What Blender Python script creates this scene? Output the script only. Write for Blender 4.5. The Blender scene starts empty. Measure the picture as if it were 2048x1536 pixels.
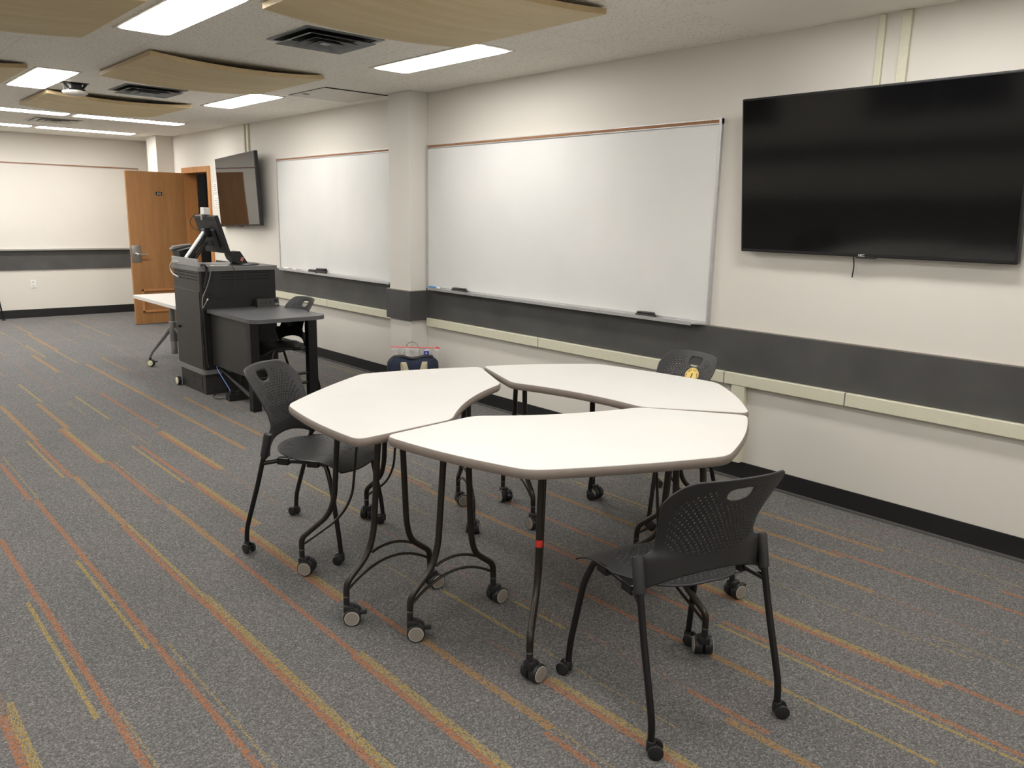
import bpy, bmesh, math, random
from mathutils import Vector, Matrix
random.seed(7)
PI = math.pi
S = bpy.context.scene
C = S.collection

# ------------------------------------------------------------------ camera, world, exposure
YAW, PITCH, ROLL, FPX, EYE = 0.72919905, 0.20598831, 0.01968084, 1595.81, 1.553
f = Vector((math.sin(YAW)*math.cos(PITCH), math.cos(YAW)*math.cos(PITCH), -math.sin(PITCH)))
r = Vector((math.cos(YAW), -math.sin(YAW), 0)); u = r.cross(f)
r2 = math.cos(ROLL)*r + math.sin(ROLL)*u; u2 = -math.sin(ROLL)*r + math.cos(ROLL)*u
cd = bpy.data.cameras.new('camera'); cam = bpy.data.objects.new('camera', cd); C.objects.link(cam)
cam.matrix_world = Matrix(((r2.x, u2.x, -f.x, 0), (r2.y, u2.y, -f.y, 0), (r2.z, u2.z, -f.z, EYE), (0, 0, 0, 1)))
cd.sensor_width = 36; cd.lens = FPX/2048*36; cd.clip_start = 0.05
S.camera = cam
w = bpy.data.worlds.new('world'); S.world = w; w.use_nodes = True
w.node_tree.nodes['Background'].inputs[0].default_value = (1, .95, .88, 1)
w.node_tree.nodes['Background'].inputs[1].default_value = 0.02
S.view_settings.view_transform = 'Standard'; S.view_settings.look = 'None'
S.view_settings.exposure = 0.0; S.view_settings.gamma = 1; S.view_settings.use_curve_mapping = False
LAMP = 22.0           # radiance of the fluorescent diffusers
LAMP_COL = (1.0, .98, .945)

# ------------------------------------------------------------------ materials
def srgb(r, g, b):
    return tuple((c/255/12.92 if c/255 <= .04045 else ((c/255+.055)/1.055)**2.4) for c in (r, g, b))
class NT:
    def __init__(s, name):
        s.m = bpy.data.materials.new(name); s.m.use_nodes = True; s.t = s.m.node_tree; s.t.nodes.clear()
        s.out = s.n('ShaderNodeOutputMaterial'); s.b = s.n('ShaderNodeBsdfPrincipled'); s.l(s.b.outputs[0], s.out.inputs[0])
    def n(s, k, **kw):
        x = s.t.nodes.new(k)
        for a, v in kw.items(): setattr(x, a, v)
        return x
    def l(s, a, b): s.t.links.new(a, b)
    def coord(s, scale=(1, 1, 1)):
        tc = s.n('ShaderNodeTexCoord'); mp = s.n('ShaderNodeMapping'); mp.inputs['Scale'].default_value = scale
        s.l(tc.outputs['Object'], mp.inputs[0]); return mp.outputs[0]
    def noise(s, vec, scale, detail=2, rough=.5):
        x = s.n('ShaderNodeTexNoise'); x.inputs['Scale'].default_value = scale; x.inputs['Detail'].default_value = detail
        x.inputs['Roughness'].default_value = rough; s.l(vec, x.inputs['Vector']); return x.outputs['Fac']
    def ramp(s, fac, stops):
        x = s.n('ShaderNodeValToRGB'); e = x.color_ramp.elements
        while len(e) < len(stops): e.new(.5)
        for i, (p, c) in enumerate(stops): e[i].position = p; e[i].color = (*c, 1)
        s.l(fac, x.inputs[0]); return x.outputs[0]
    def math(s, op, a, b=None):
        x = s.n('ShaderNodeMath', operation=op)
        for i, v in enumerate((a, b)):
            if v is None: continue
            if isinstance(v, (int, float)): x.inputs[i].default_value = v
            else: s.l(v, x.inputs[i])
        return x.outputs[0]
    def mix(s, fac, a, b):
        x = s.n('ShaderNodeMix', data_type='RGBA')
        for sock, v in ((x.inputs[0], fac), (x.inputs[6], a), (x.inputs[7], b)):
            if isinstance(v, (int, float)): sock.default_value = v
            elif isinstance(v, tuple): sock.default_value = (*v, 1)
            else: s.l(v, sock)
        return x.outputs[2]
    def bump(s, h, st, dist=.01):
        x = s.n('ShaderNodeBump'); x.inputs['Strength'].default_value = st; x.inputs['Distance'].default_value = dist
        s.l(h, x.inputs['Height']); s.l(x.outputs[0], s.b.inputs['Normal'])
    def set(s, **kw):
        for k, v in kw.items():
            i = s.b.inputs[k.replace('_', ' ')]
            if isinstance(v, (int, float)): i.default_value = v
            elif isinstance(v, tuple): i.default_value = (*v, 1)
            else: s.l(v, i)
        return s
def plain(name, col, rough=.5, metal=0, spec=.5, coat=0, vary=.06, nscale=30, bump=0, bscale=200):
    t = NT(name); v = t.coord(); nz = t.noise(v, nscale, 3)
    a = tuple(c*(1-vary) for c in col); b = tuple(min(1, c*(1+vary)) for c in col)
    t.set(Base_Color=t.ramp(nz, [(.3, a), (.7, b)]), Roughness=rough, Metallic=metal, Specular_IOR_Level=spec, Coat_Weight=coat)
    if bump: t.bump(t.noise(v, bscale, 2), bump, .002)
    return t.m
M = {}
M['wall'] = plain('wall_paint', srgb(217, 212, 203), .62, vary=.012, nscale=1.4, bump=.12, bscale=60)
M['pillar'] = plain('pillar_paint', srgb(214, 210, 202), .6, vary=.012, nscale=2, bump=.1, bscale=60)
M['band'] = plain('chalkboard_band', srgb(74, 73, 72), .55, vary=.16, nscale=3.5, bump=.05)
M['bandtop'] = plain('band_aluminium_edge', srgb(150, 142, 136), .4, .6)
M['rail'] = plain('raceway_cream_metal', srgb(212, 208, 186), .42, vary=.02)
M['base'] = plain('baseboard_rubber', srgb(24, 24, 26), .5, vary=.15, nscale=8)
M['basecap'] = plain('baseboard_toe', srgb(88, 86, 84), .5)
M['blacksteel'] = plain('black_steel', srgb(15, 15, 16), .28, vary=.1)
M['gunmetal'] = plain('dark_bronze_tube', srgb(52, 47, 43), .3, .55, vary=.1)
M['plastic'] = plain('charcoal_plastic', srgb(42, 41, 42), .48, vary=.05, bump=.05, bscale=900)
M['caster'] = plain('caster_black', srgb(30, 30, 32), .42)
M['hub'] = plain('hub_cap_grey', srgb(142, 134, 124), .45)
M['hubrim'] = plain('hub_rim_light', srgb(182, 176, 168), .4)
M['chrome'] = plain('chrome', srgb(205, 205, 205), .2, 1)
M['cream'] = plain('cream_cap', srgb(226, 222, 190), .5)
M['white'] = plain('white_plastic', srgb(232, 230, 226), .45)
M['offwhite'] = plain('painted_white_metal', srgb(205, 200, 190), .5)
M['laminate'] = plain('white_laminate', srgb(221, 218, 213), .34, vary=.012, nscale=5)
M['edge'] = plain('taupe_edge_band', srgb(132, 120, 111), .5, vary=.05)
M['podium'] = plain('charcoal_laminate', srgb(46, 44, 42), .45, vary=.06, nscale=90)
M['podiumdark'] = plain('black_laminate', srgb(19, 20, 20), .5, vary=.08, nscale=90)
M['desktop'] = plain('grey_laminate_top', srgb(84, 84, 86), .36, vary=.07, nscale=220)
M['deskedge'] = plain('grey_laminate_edge', srgb(112, 112, 111), .42, vary=.04)
M['galley'] = plain('grey_galley', srgb(150, 148, 146), .5)
M['black'] = plain('matt_black', srgb(18, 18, 19), .5)
M['slot'] = plain('slot_black', srgb(6, 6, 6), .8)
M['silver'] = plain('polished_aluminium', srgb(222, 224, 224), .4, .15)
M['grey_tube'] = plain('grey_painted_tube', srgb(128, 126, 124), .4, .3)
M['alu'] = plain('satin_aluminium', srgb(196, 196, 196), .35, .6)
M['cork'] = plain('brown_cork', srgb(150, 108, 76), .8, vary=.18, nscale=90)
M['felt'] = plain('eraser_felt', srgb(66, 62, 60), .9, vary=.15, nscale=120)
M['navy'] = plain('navy_canvas', srgb(30, 38, 58), .85, vary=.15, nscale=60, bump=.3, bscale=500)
M['strap'] = plain('beige_webbing', srgb(186, 178, 150), .8, vary=.08, nscale=200)
M['taupe'] = plain('taupe_handle', srgb(140, 126, 112), .8)
M['red'] = plain('red_plastic', srgb(226, 106, 106), .4)
M['redmark'] = plain('red_sticker', srgb(205, 52, 40), .5)
M['pink'] = plain('pink_label', srgb(190, 110, 104), .6)
M['blue'] = plain('blue_plastic', srgb(70, 140, 200), .4)
M['bluecable'] = plain('blue_cable', srgb(100, 140, 210), .45)
M['bluelabel'] = plain('blue_label', srgb(60, 70, 160), .5)
M['greycable'] = plain('grey_cable', srgb(130, 128, 124), .5)
M['yellow'] = plain('yellow_sticker', srgb(238, 206, 112), .5, vary=.03)
M['ink'] = plain('dark_ink', srgb(52, 34, 44), .6)
M['metal_vent'] = plain('vent_grey_metal', srgb(128, 132, 134), .45, .25, vary=.12, nscale=14)
M['ventdust'] = plain('vent_pale_metal', srgb(186, 182, 170), .5, .1, vary=.2, nscale=14)
M['corridor'] = plain('corridor_dark_paint', srgb(112, 110, 107), .7)
M['stainless'] = plain('stainless_plate', srgb(150, 146, 140), .35, .8)

def whiteboard():
    t = NT('whiteboard_enamel'); v = t.coord((1, 1, 1)); n = t.noise(v, 1.6, 3)
    t.set(Base_Color=t.ramp(n, [(.3, srgb(216, 216, 213)), (.7, srgb(224, 223, 220))]), Roughness=.26, Specular_IOR_Level=.5)
    t.bump(t.noise(v, 9, 1), .02, .01); return t.m
M['board'] = whiteboard()
def wood(name, a, b, scale, rough=.4):
    t = NT(name); v = t.coord(scale)
    n = t.noise(v, 1.0, 5, .6); k = t.noise(v, 6.0, 3, .6)
    s_ = t.math('ADD', t.math('MULTIPLY', n, .7), t.math('MULTIPLY', k, .3))
    t.set(Base_Color=t.ramp(s_, [(.32, a), (.68, b)]), Roughness=rough, Specular_IOR_Level=.4); return t.m
M['door'] = wood('door_honey_veneer', srgb(146, 102, 60), srgb(172, 126, 80), (9, 9, .7))
M['frame'] = wood('frame_oak', srgb(168, 112, 62), srgb(198, 142, 88), (14, 14, .9))
M['jamb'] = wood('jamb_dark_wood', srgb(112, 72, 36), srgb(136, 92, 50), (14, 14, .9))
M['cloud'] = wood('acoustic_panel_veneer', srgb(198, 179, 136), srgb(214, 197, 158), (.8, 11, 11), .6)
M['cloudedge'] = plain('panel_edge_ply', srgb(186, 164, 124), .6)

def carpet():
    t = NT('striped_carpet'); v = t.coord()
    at = t.n('ShaderNodeAttribute', attribute_name='stripe')
    n1 = t.noise(v, 150, 4, .85); n2 = t.noise(v, 62, 3, .7); n3 = t.noise(v, 2.2, 2, .5)
    vo = t.n('ShaderNodeTexVoronoi'); vo.inputs['Scale'].default_value = 190; t.l(v, vo.inputs['Vector'])
    sp = t.n('ShaderNodeSeparateColor'); t.l(vo.outputs['Color'], sp.inputs[0])
    base = t.ramp(sp.outputs[0], [(.0, srgb(62, 62, 63)), (.35, srgb(92, 91, 91)), (.7, srgb(118, 116, 115)), (1, srgb(172, 169, 166))])
    base = t.mix(.55, base, t.ramp(n1, [(.36, srgb(56, 56, 57)), (.5, srgb(106, 105, 104)), (.66, srgb(166, 163, 160))]))
    base = t.mix(t.math('MULTIPLY', t.math('LESS_THAN', n2, .42), .4), base, srgb(62, 63, 62))
    base = t.mix(.16, base, t.ramp(n3, [(.35, srgb(96, 100, 96)), (.65, srgb(122, 114, 110))]))
    sc = t.n('ShaderNodeVectorMath', operation='MULTIPLY'); t.l(at.outputs['Color'], sc.inputs[0])
    sh = t.ramp(n1, [(.3, (.62, .62, .62)), (.6, (1.05, 1.05, 1.05))]); t.l(sh, sc.inputs[1])
    # tufts: the stripe yarn shows where a fine noise lies under the stripe's density
    vs = t.coord((1, .22, 1)); ny = t.noise(vs, 260, 3, .7)
    m = t.math('LESS_THAN', ny, t.math('MULTIPLY_ADD', at.outputs['Alpha'], .24))
    mn = m.node; mn.inputs[1].links[0].from_node.inputs[2].default_value = .355
    m = t.math('MULTIPLY', m, t.math('GREATER_THAN', at.outputs['Alpha'], .01))
    t.set(Base_Color=t.mix(t.math('MULTIPLY', m, .78), base, sc.outputs[0]), Roughness=.95, Specular_IOR_Level=.08)
    t.bump(n1, .55, .006); return t.m
M['carpet'] = carpet()
def ceiling_mat():
    t = NT('acoustic_ceiling'); v = t.coord()
    n = t.noise(v, 70, 2, .65); n2 = t.noise(v, 1.2, 2)
    tc = t.n('ShaderNodeTexCoord'); sx = t.n('ShaderNodeSeparateXYZ'); t.l(tc.outputs['Object'], sx.inputs[0])
    smooth = t.math('MULTIPLY', t.math('LESS_THAN', sx.outputs[1], 2.6), t.math('GREATER_THAN', sx.outputs[0], 3.45))
    rough = t.math('SUBTRACT', 1.0, smooth)
    pit = t.math('MULTIPLY', t.math('LESS_THAN', n, .40), rough)
    col = t.ramp(n2, [(.3, srgb(238, 234, 225)), (.7, srgb(243, 239, 230))])
    col = t.mix(t.math('MULTIPLY', pit, .3), col, srgb(120, 113, 102))
    def seam(sock, off, per):
        fr = t.math('FRACT', t.math('MULTIPLY', t.math('ADD', sock, off), 1/per)); return t.math('LESS_THAN', fr, .006)
    sm = t.math('MULTIPLY', t.math('MAXIMUM', seam(sx.outputs[0], .63, .61), t.math('MULTIPLY', seam(sx.outputs[1], .2, 1.22), .5)), rough)
    col = t.mix(t.math('MULTIPLY', sm, .3), col, srgb(140, 132, 118))
    t.set(Base_Color=col, Roughness=.9, Specular_IOR_Level=.1)
    t.bump(t.math('MULTIPLY', n, rough), .35, .006); return t.m
M['ceiling'] = ceiling_mat()
def screen(name, rough, ior):
    t = NT(name); v = t.coord(); t.set(Base_Color=srgb(9, 9, 10), Roughness=rough, IOR=ior)
    t.bump(t.noise(v, 3, 0), .015, .02); return t.m
M['screen_matt'] = screen('screen_matt', .10, 1.5)
M['screen_gloss'] = screen('screen_gloss', .03, 1.9)
def lamp():
    t = NT('lamp_diffuser'); t.set(Base_Color=(.9, .9, .9), Roughness=.5, Emission_Color=LAMP_COL, Emission_Strength=LAMP); return t.m
M['lamp'] = lamp()
def clear():
    t = NT('clear_plastic_bag'); t.t.nodes.remove(t.b)
    tr = t.n('ShaderNodeBsdfTransparent'); tr.inputs[0].default_value = (.97, .97, .97, 1)
    gl = t.n('ShaderNodeBsdfGlossy'); gl.inputs['Roughness'].default_value = .15
    df = t.n('ShaderNodeBsdfDiffuse'); df.inputs[0].default_value = (.85, .83, .82, 1)
    a = t.n('ShaderNodeMixShader'); a.inputs[0].default_value = .5; t.l(gl.outputs[0], a.inputs[1]); t.l(df.outputs[0], a.inputs[2])
    b = t.n('ShaderNodeMixShader'); v = t.coord()
    t.l(t.ramp(t.noise(v, 22, 2), [(.35, (.1, .1, .1)), (.7, (.42, .42, .42))]), b.inputs[0])
    t.l(tr.outputs[0], b.inputs[1]); t.l(a.outputs[0], b.inputs[2]); t.l(b.outputs[0], t.out.inputs[0]); return t.m
M['clear'] = clear()

# ------------------------------------------------------------------ mesh building helpers
class MB:
    """Collects shapes and builds ONE mesh object."""
    def __init__(s): s.v = []; s.f = []; s.mi = []; s.mats = []; s.cur = 0
    def use(s, m):
        if m not in s.mats: s.mats.append(m)
        s.cur = s.mats.index(m); return s
    def add(s, vs, fs):
        o = len(s.v); s.v += [tuple(p) for p in vs]
        for q in fs: s.f.append([i+o for i in q]); s.mi.append(s.cur)
        return s
    def box(s, x0, x1, y0, y1, z0, z1, b=0, rot=None):
        bm = bmesh.new(); bmesh.ops.create_cube(bm, size=1)
        sx, sy, sz = abs(x1-x0), abs(y1-y0), abs(z1-z0)
        for v in bm.verts: v.co = Vector((v.co.x*sx, v.co.y*sy, v.co.z*sz))
        if b > 0: bmesh.ops.bevel(bm, geom=bm.edges[:], offset=min(b, sx*.49, sy*.49, sz*.49), segments=2, profile=.5, affect='EDGES')
        c = Vector(((x0+x1)/2, (y0+y1)/2, (z0+z1)/2)); bm.verts.index_update()
        P = [(rot @ v.co if rot else v.co)+c for v in bm.verts]
        s.add(P, [[v.index for v in q.verts] for q in bm.faces]); bm.free(); return s
    def tube(s, pts, rad, n=10, bend=0, cap=True):
        P = [Vector(p) for p in pts]
        if bend: P = roundpath(P, bend)
        R = rad if isinstance(rad, list) else [rad]*len(P)
        T = []
        for i in range(len(P)):
            a = P[max(i-1, 0)]; b = P[min(i+1, len(P)-1)]; T.append((b-a).normalized())
        nrm = T[0].orthogonal().normalized(); V = []; F = []
        for i, p in enumerate(P):
            if i:
                q = T[i-1].rotation_difference(T[i]); nrm = (q @ nrm).normalized()
            bi = T[i].cross(nrm)
            for k in range(n):
                a = 2*PI*k/n; V.append(p+(nrm*math.cos(a)+bi*math.sin(a))*R[i])
        for i in range(len(P)-1):
            for k in range(n): F.append([i*n+k, i*n+(k+1) % n, (i+1)*n+(k+1) % n, (i+1)*n+k])
        if cap: F.append(list(range(n))[::-1]); F.append([(len(P)-1)*n+k for k in range(n)])
        return s.add(V, F)
    def cyl(s, c, axis, rad, h, n=24, b=0):
        """cylinder of length h centred on c"""
        a = Vector(axis).normalized(); c = Vector(c)
        if b: return s.tube([c-a*h/2, c-a*(h/2-b*.3), c-a*(h/2-b), c+a*(h/2-b), c+a*(h/2-b*.3), c+a*h/2], [rad-b, rad-b*.3, rad, rad, rad-b*.3, rad-b], n)
        return s.tube([c-a*h/2, c+a*h/2], rad, n)
    def prism(s, poly, z0, z1):
        n = len(poly)
        V = [(x, y, z0) for x, y in poly]+[(x, y, z1) for x, y in poly]
        F = [list(range(n))[::-1], [n+i for i in range(n)]]+[[i, (i+1) % n, n+(i+1) % n, n+i] for i in range(n)]
        return s.add(V, F)
    def ribbon(s, pts, wid, th, wdir):
        """flat strap along pts, width along wdir"""
        P = [Vector(p) for p in pts]; W = Vector(wdir).normalized(); V = []; F = []
        for i, p in enumerate(P):
            t = (P[min(i+1, len(P)-1)]-P[max(i-1, 0)]).normalized(); nn = t.cross(W).normalized()
            for a, b in ((-1, -1), (1, -1), (1, 1), (-1, 1)): V.append(p+W*wid/2*a+nn*th/2*b)
        for i in range(len(P)-1):
            for k in range(4): F.append([i*4+k, i*4+(k+1) % 4, i*4+4+(k+1) % 4, i*4+4+k])
        F.append([3, 2, 1, 0]); F.append([len(V)-4+k for k in range(4)])
        return s.add(V, F)
    def lathe(s, prof, c=(0, 0, 0), n=32):
        V = []; F = []; c = Vector(c)
        for (rr, z) in prof:
            for k in range(n): V.append(c+Vector((rr*math.cos(2*PI*k/n), rr*math.sin(2*PI*k/n), z)))
        for i in range(len(prof)-1):
            for k in range(n): F.append([i*n+k, i*n+(k+1) % n, (i+1)*n+(k+1) % n, (i+1)*n+k])
        F.append(list(range(n))[::-1]); F.append([(len(prof)-1)*n+k for k in range(n)])
        return s.add(V, F)
    def build(s, name, m=None, parent=None, smooth=True, loc=None):
        me = bpy.data.meshes.new(name); me.from_pydata(s.v, [], s.f)
        mats = s.mats if s.mats else [m]
        for k in mats: me.materials.append(M[k] if isinstance(k, str) else k)
        for p, i in zip(me.polygons, s.mi): p.material_index = i
        bm = bmesh.new(); bm.from_mesh(me); bmesh.ops.recalc_face_normals(bm, faces=bm.faces[:]); bm.to_mesh(me); bm.free()
        if smooth: me.set_sharp_from_angle(angle=math.radians(38)); me.polygons.foreach_set('use_smooth', [True]*len(me.polygons))
        o = bpy.data.objects.new(name, me); C.objects.link(o)
        if parent: o.parent = parent
        if loc: o.location = loc
        return o
def roundpath(P, rad, n=6):
    out = [P[0]]
    for i in range(1, len(P)-1):
        a, b, c = P[i-1], P[i], P[i+1]
        d = min(rad, (a-b).length*.48, (c-b).length*.48)
        p0 = b+(a-b).normalized()*d; p1 = b+(c-b).normalized()*d
        for k in range(n+1):
            t = k/n; out.append(p0*(1-t)**2+b*2*t*(1-t)+p1*t*t)
    out.append(P[-1]); return out
def smoothpath(P, n=8):
    P = [Vector(p) for p in P]; out = []
    for i in range(len(P)-1):
        p0, p1, p2, p3 = P[max(i-1, 0)], P[i], P[i+1], P[min(i+2, len(P)-1)]
        for k in range(n):
            t = k/n; out.append(.5*((2*p1)+(p2-p0)*t+(2*p0-5*p1+4*p2-p3)*t*t+(3*p1-p0-3*p2+p3)*t**3))
    out.append(P[-1]); return out
def tag(o, label, cat, group=None):
    o['label'] = label; o['category'] = cat
    if group: o['group'] = group
    return o
def struct(o): o['kind'] = 'structure'; return o
def thing(name, label, cat, loc=(0, 0, 0), rz=0, group=None):
    o = bpy.data.objects.new(name, None); C.objects.link(o); o.empty_display_size = .1
    o.location = loc; o.rotation_euler = (0, 0, rz); return tag(o, label, cat, group)
def copy_tree(o, parent=None):
    c = o.copy(); C.objects.link(c)
    if parent is not None: c.parent = parent
    for ch in list(o.children): copy_tree(ch, c)
    return c
def text_part(name, body, size, m, parent, loc, rot, ext=.0004, align='CENTER'):
    cu = bpy.data.curves.new(name, 'FONT'); cu.body = body; cu.size = size; cu.extrude = ext
    cu.align_x = align; cu.align_y = 'CENTER'
    t = bpy.data.objects.new(name, cu); C.objects.link(t)
    me = bpy.data.meshes.new_from_object(t.evaluated_get(bpy.context.evaluated_depsgraph_get())); bpy.data.objects.remove(t)
    me.materials.clear(); me.materials.append(M[m])
    o = bpy.data.objects.new(name, me); C.objects.link(o); o.parent = parent; o.location = loc; o.rotation_euler = rot
    return o

# ------------------------------------------------------------------ the room
WX, FY, CZ = 4.187, 13.2, 2.575      # right wall, far wall, ceiling height
LX, NY = -3.4, -2.8                  # left wall, near wall (behind the camera)
# --- carpet: planks 0.25 m x 1 m, stripes carried as a yarn attribute
STR = '''.318 1.6 2.77 D;.527 2.5 3.49 Y;.566 3.45 4.27 O;.57 2.51 3.45 O;.571 1.5 2.51 O;.593 1.5 2.49 y;.78 2.82 3.8 Y;.79 4.79 5.6 O;.814 2.84 4.78 O;.812 1.85 2.83 O;.83 4.8 5.8 y;.848 1.85 2.82 y;1.023 5.09 6.1 Y;1.06 5.08 6.05 O;1.063 3.1 4.1 O;1.078 4.1 5.08 W;1.075 6.06 7.32 W;1.088 3.1 4.1 Y;1.08 1.7 3.1 D;1.276 5.26 6.29 D;1.312 4.29 5.28 O;1.32 6.27 7.24 W;1.337 1.4 2.32 D;1.338 3.4 4.27 W;1.341 4.29 5.25 y;1.337 2.32 3.4 O;1.36 7.3 8.17 Y;1.508 2.71 3.7 D;1.522 6.61 7.18 y;1.537 7.69 9.26 o;1.535 4.58 5.54 Y;1.56 2.28 2.66 O;1.552 1.3 1.55 O;1.577 4.55 5.51 O;1.582 3.69 4.53 D;1.581 1.55 2.28 W;1.588 1.3 1.55 y;1.625 6.37 7.36 Y;1.634 5.49 6.16 y;1.756 1 1.76 D;1.772 8.57 9.73 W;1.771 1.8 2.1 o;1.8 7.38 8.57 o;1.797 4.69 5.8 D;1.83 2.52 2.9 y;1.826 5.91 6.63 y;1.803 3.9 4.69 o;1.825 5.92 7.38 O;1.88 2.01 2.52 Y;1.881 1.3 2.01 y;2.035 9 9.94 Y;2.04 .7 1.23 W;2.056 9.92 11.38 W;2.05 1.96 2.25 Y;2.09 7.33 8.87 W;2.08 1.1 1.4 O;2.085 1.4 2.35 o;2.094 5.02 7.33 W;2.308 8.3 9.16 Y;2.326 5.24 6.79 W;2.322 1.6 2.25 O;2.33 1.2 1.5 W;2.334 .7 1.2 Y;2.35 10.16 12.19 y;2.344 6.79 9.57 o;2.537 .4 1.6 Y;2.544 5.72 6.56 y;2.575 .4 1.6 O;2.628 9.59 10.42 y;2.72 8.95 9.72 y;2.78 .85 1.9 D;2.813 .3 .86 O;2.83 10.68 12.51 Y;3.087 9.26 10.79 y;3.045 .86 1.69 y;3.11 .4 1.02 y;3.29 .5 1.33 o;3.305 1.33 2.2 W;3.546 1.6 2.3 W;3.585 .5 1.67 O;3.754 .6 .97 O;3.782 1.5 2.2 W;3.87 .9 2.0 y;4.05 .8 1.8 o'''
segs = []
for q in STR.split(';'):
    x, a, b, t = q.split(); segs.append((float(x), float(a), float(b), t))
seen = [(x, a, b) for x, a, b, t in segs]
rs = random.Random(11)
for k in range(-15, 17):
    xc = .315+.25*k; y = NY+rs.random()
    while y < FY:
        hid = any(abs(x-xc) < .13 and a-.3 < y+.5 < b+.3 for x, a, b in seen)
        if not hid and xc > LX+.1 and xc < WX-.1:
            jit = rs.uniform(-.03, .03); t = rs.choice('OWyoyoW') if y < 5 else rs.choice('yoyowy')
            segs.append((xc+jit, y, y+.99, t))
            if rs.random() < .3: segs.append((xc+jit+rs.choice((-.045, .04)), y, y+.99, rs.choice('Yy')))
        y += 1.0
ORA, YEL, MIXC = srgb(176, 112, 66), srgb(176, 150, 78), srgb(176, 132, 70)
KIND = {'O': [(-.012, .012, ORA, .68)], 'o': [(-.012, .012, ORA, .3)], 'Y': [(-.008, .008, YEL, .72)], 'y': [(-.005, .005, YEL, .5)],
        'W': [(-.016, .016, MIXC, .66)], 'w': [(-.012, .012, MIXC, .32)], 'D': [(-.024, .002, ORA, .7), (.002, .03, YEL, .66)]}
rects = [(x+a, x+b, y0, y1, c, d) for x, y0, y1, t in segs for a, b, c, d in KIND[t]]
def build_floor():
    xs = sorted({LX-.1, WX+.1} | {round(v, 4) for q in rects for v in q[:2] if LX < v < WX})
    V = []; F = []; col = []
    for x0, x1 in zip(xs, xs[1:]):
        if x1-x0 < 1e-5: continue
        xm = (x0+x1)/2; cov = [q for q in rects if q[0] <= xm <= q[1]]
        ys = sorted({NY-.1, FY+.1} | {round(min(max(v, NY-.1), FY+.1), 3) for q in cov for v in q[2:4]})
        for y0, y1 in zip(ys, ys[1:]):
            ym = (y0+y1)/2; c = (0, 0, 0, 0)
            for q in cov:
                if q[2] <= ym <= q[3]: c = (*q[4], q[5])
            o = len(V); V += [(x0, y0, 0), (x1, y0, 0), (x1, y1, 0), (x0, y1, 0)]; F.append([o, o+1, o+2, o+3]); col.append(c)
    b = len(V); V += [(LX-.1, NY-.1, -.12), (WX+.1, NY-.1, -.12), (WX+.1, FY+.1, -.12), (LX-.1, FY+.1, -.12)]
    F.append([b+3, b+2, b+1, b]); col.append((0, 0, 0, 0))
    me = bpy.data.meshes.new('floor'); me.from_pydata(V, [], F); me.materials.append(M['carpet'])
    at = me.attributes.new('stripe', 'FLOAT_COLOR', 'CORNER')
    flat = [v for c in col for _ in range(4) for v in c]; at.data.foreach_set('color', flat)
    o = bpy.data.objects.new('floor', me); C.objects.link(o); struct(o)
build_floor()
struct(MB().box(LX-.1, WX+.1, NY-.1, FY+.1, CZ, CZ+.1).build('ceiling', 'ceiling', smooth=False))
DY0, DY1, DZ = 10.74, 11.62, 2.08     # door opening in the right wall
b = MB()
b.box(WX, WX+.155, NY, DY0, 0, CZ).box(WX, WX+.155, DY1, FY, 0, CZ).box(WX, WX+.155, DY0, DY1, DZ, CZ)
struct(b.build('wall_right', 'wall', smooth=False))
struct(MB().box(LX, WX, FY, FY+.1, 0, CZ).build('wall_far', 'wall', smooth=False))
struct(MB().box(LX-.1, LX, NY, FY, 0, CZ).build('wall_left', 'wall', smooth=False))
for n_, (a, c) in (('window_1', (3.6, 5.5)), ('window_2', (6.8, 8.7))):
    m = MB().use('alu')
    for q in ((a, c, 1.2, 1.25), (a, c, 2.2, 2.25), (a, a+.05, 1.25, 2.2), (c-.05, c, 1.25, 2.2), ((a+c)/2-.02, (a+c)/2+.02, 1.25, 2.2)): m.box(LX, LX+.03, *q)
    m.use('screen_gloss').box(LX, LX+.008, a+.05, c-.05, 1.25, 2.2); struct(m.build(n_, smooth=False))
struct(MB().box(LX, WX, NY-.1, NY, 0, CZ).build('wall_near', 'wall', smooth=False))
PX0, PY0, PY1 = 4.0, 5.84, 6.165
struct(MB().box(PX0, WX, PY0, PY1, 0, CZ, .004).build('wall_pillar', 'pillar', smooth=False))
struct(MB().box(3.957, WX, 12.0, 12.4, 0, CZ, .004).build('wall_corner_pillar', 'pillar', smooth=False))
b = MB()       # the dark corridor behind the door
b.box(WX+1.7, WX+1.8, 9.6, 15.4, 0, 2.6).box(WX+.155, WX+1.7, 15.3, 15.4, 0, 2.6).box(WX+.155, WX+1.7, 9.6, 9.7, 0, 2.6).box(WX+.05, WX+.155, FY+.1, 15.3, 0, 2.6)
b.box(WX+.155, WX+1.8, 9.6, 15.4, 2.6, 2.7).box(WX+.15, WX+1.8, 9.6, 15.4, -.1, 0)
struct(b.build('wall_corridor', 'corridor', smooth=False))
corridor_fill = thing('ceiling_light', 'added lamp, out of sight, that brightens the dark corridor behind the door', 'ceiling light', (WX+.9, 13.7, 2.6))  # unseen lamp added only to brighten the corridor seen through the doorway
MB().box(-.14, .14, -.14, .14, -.02, 0, .003).build('diffuser', 'lamp', corridor_fill, smooth=False)
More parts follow.
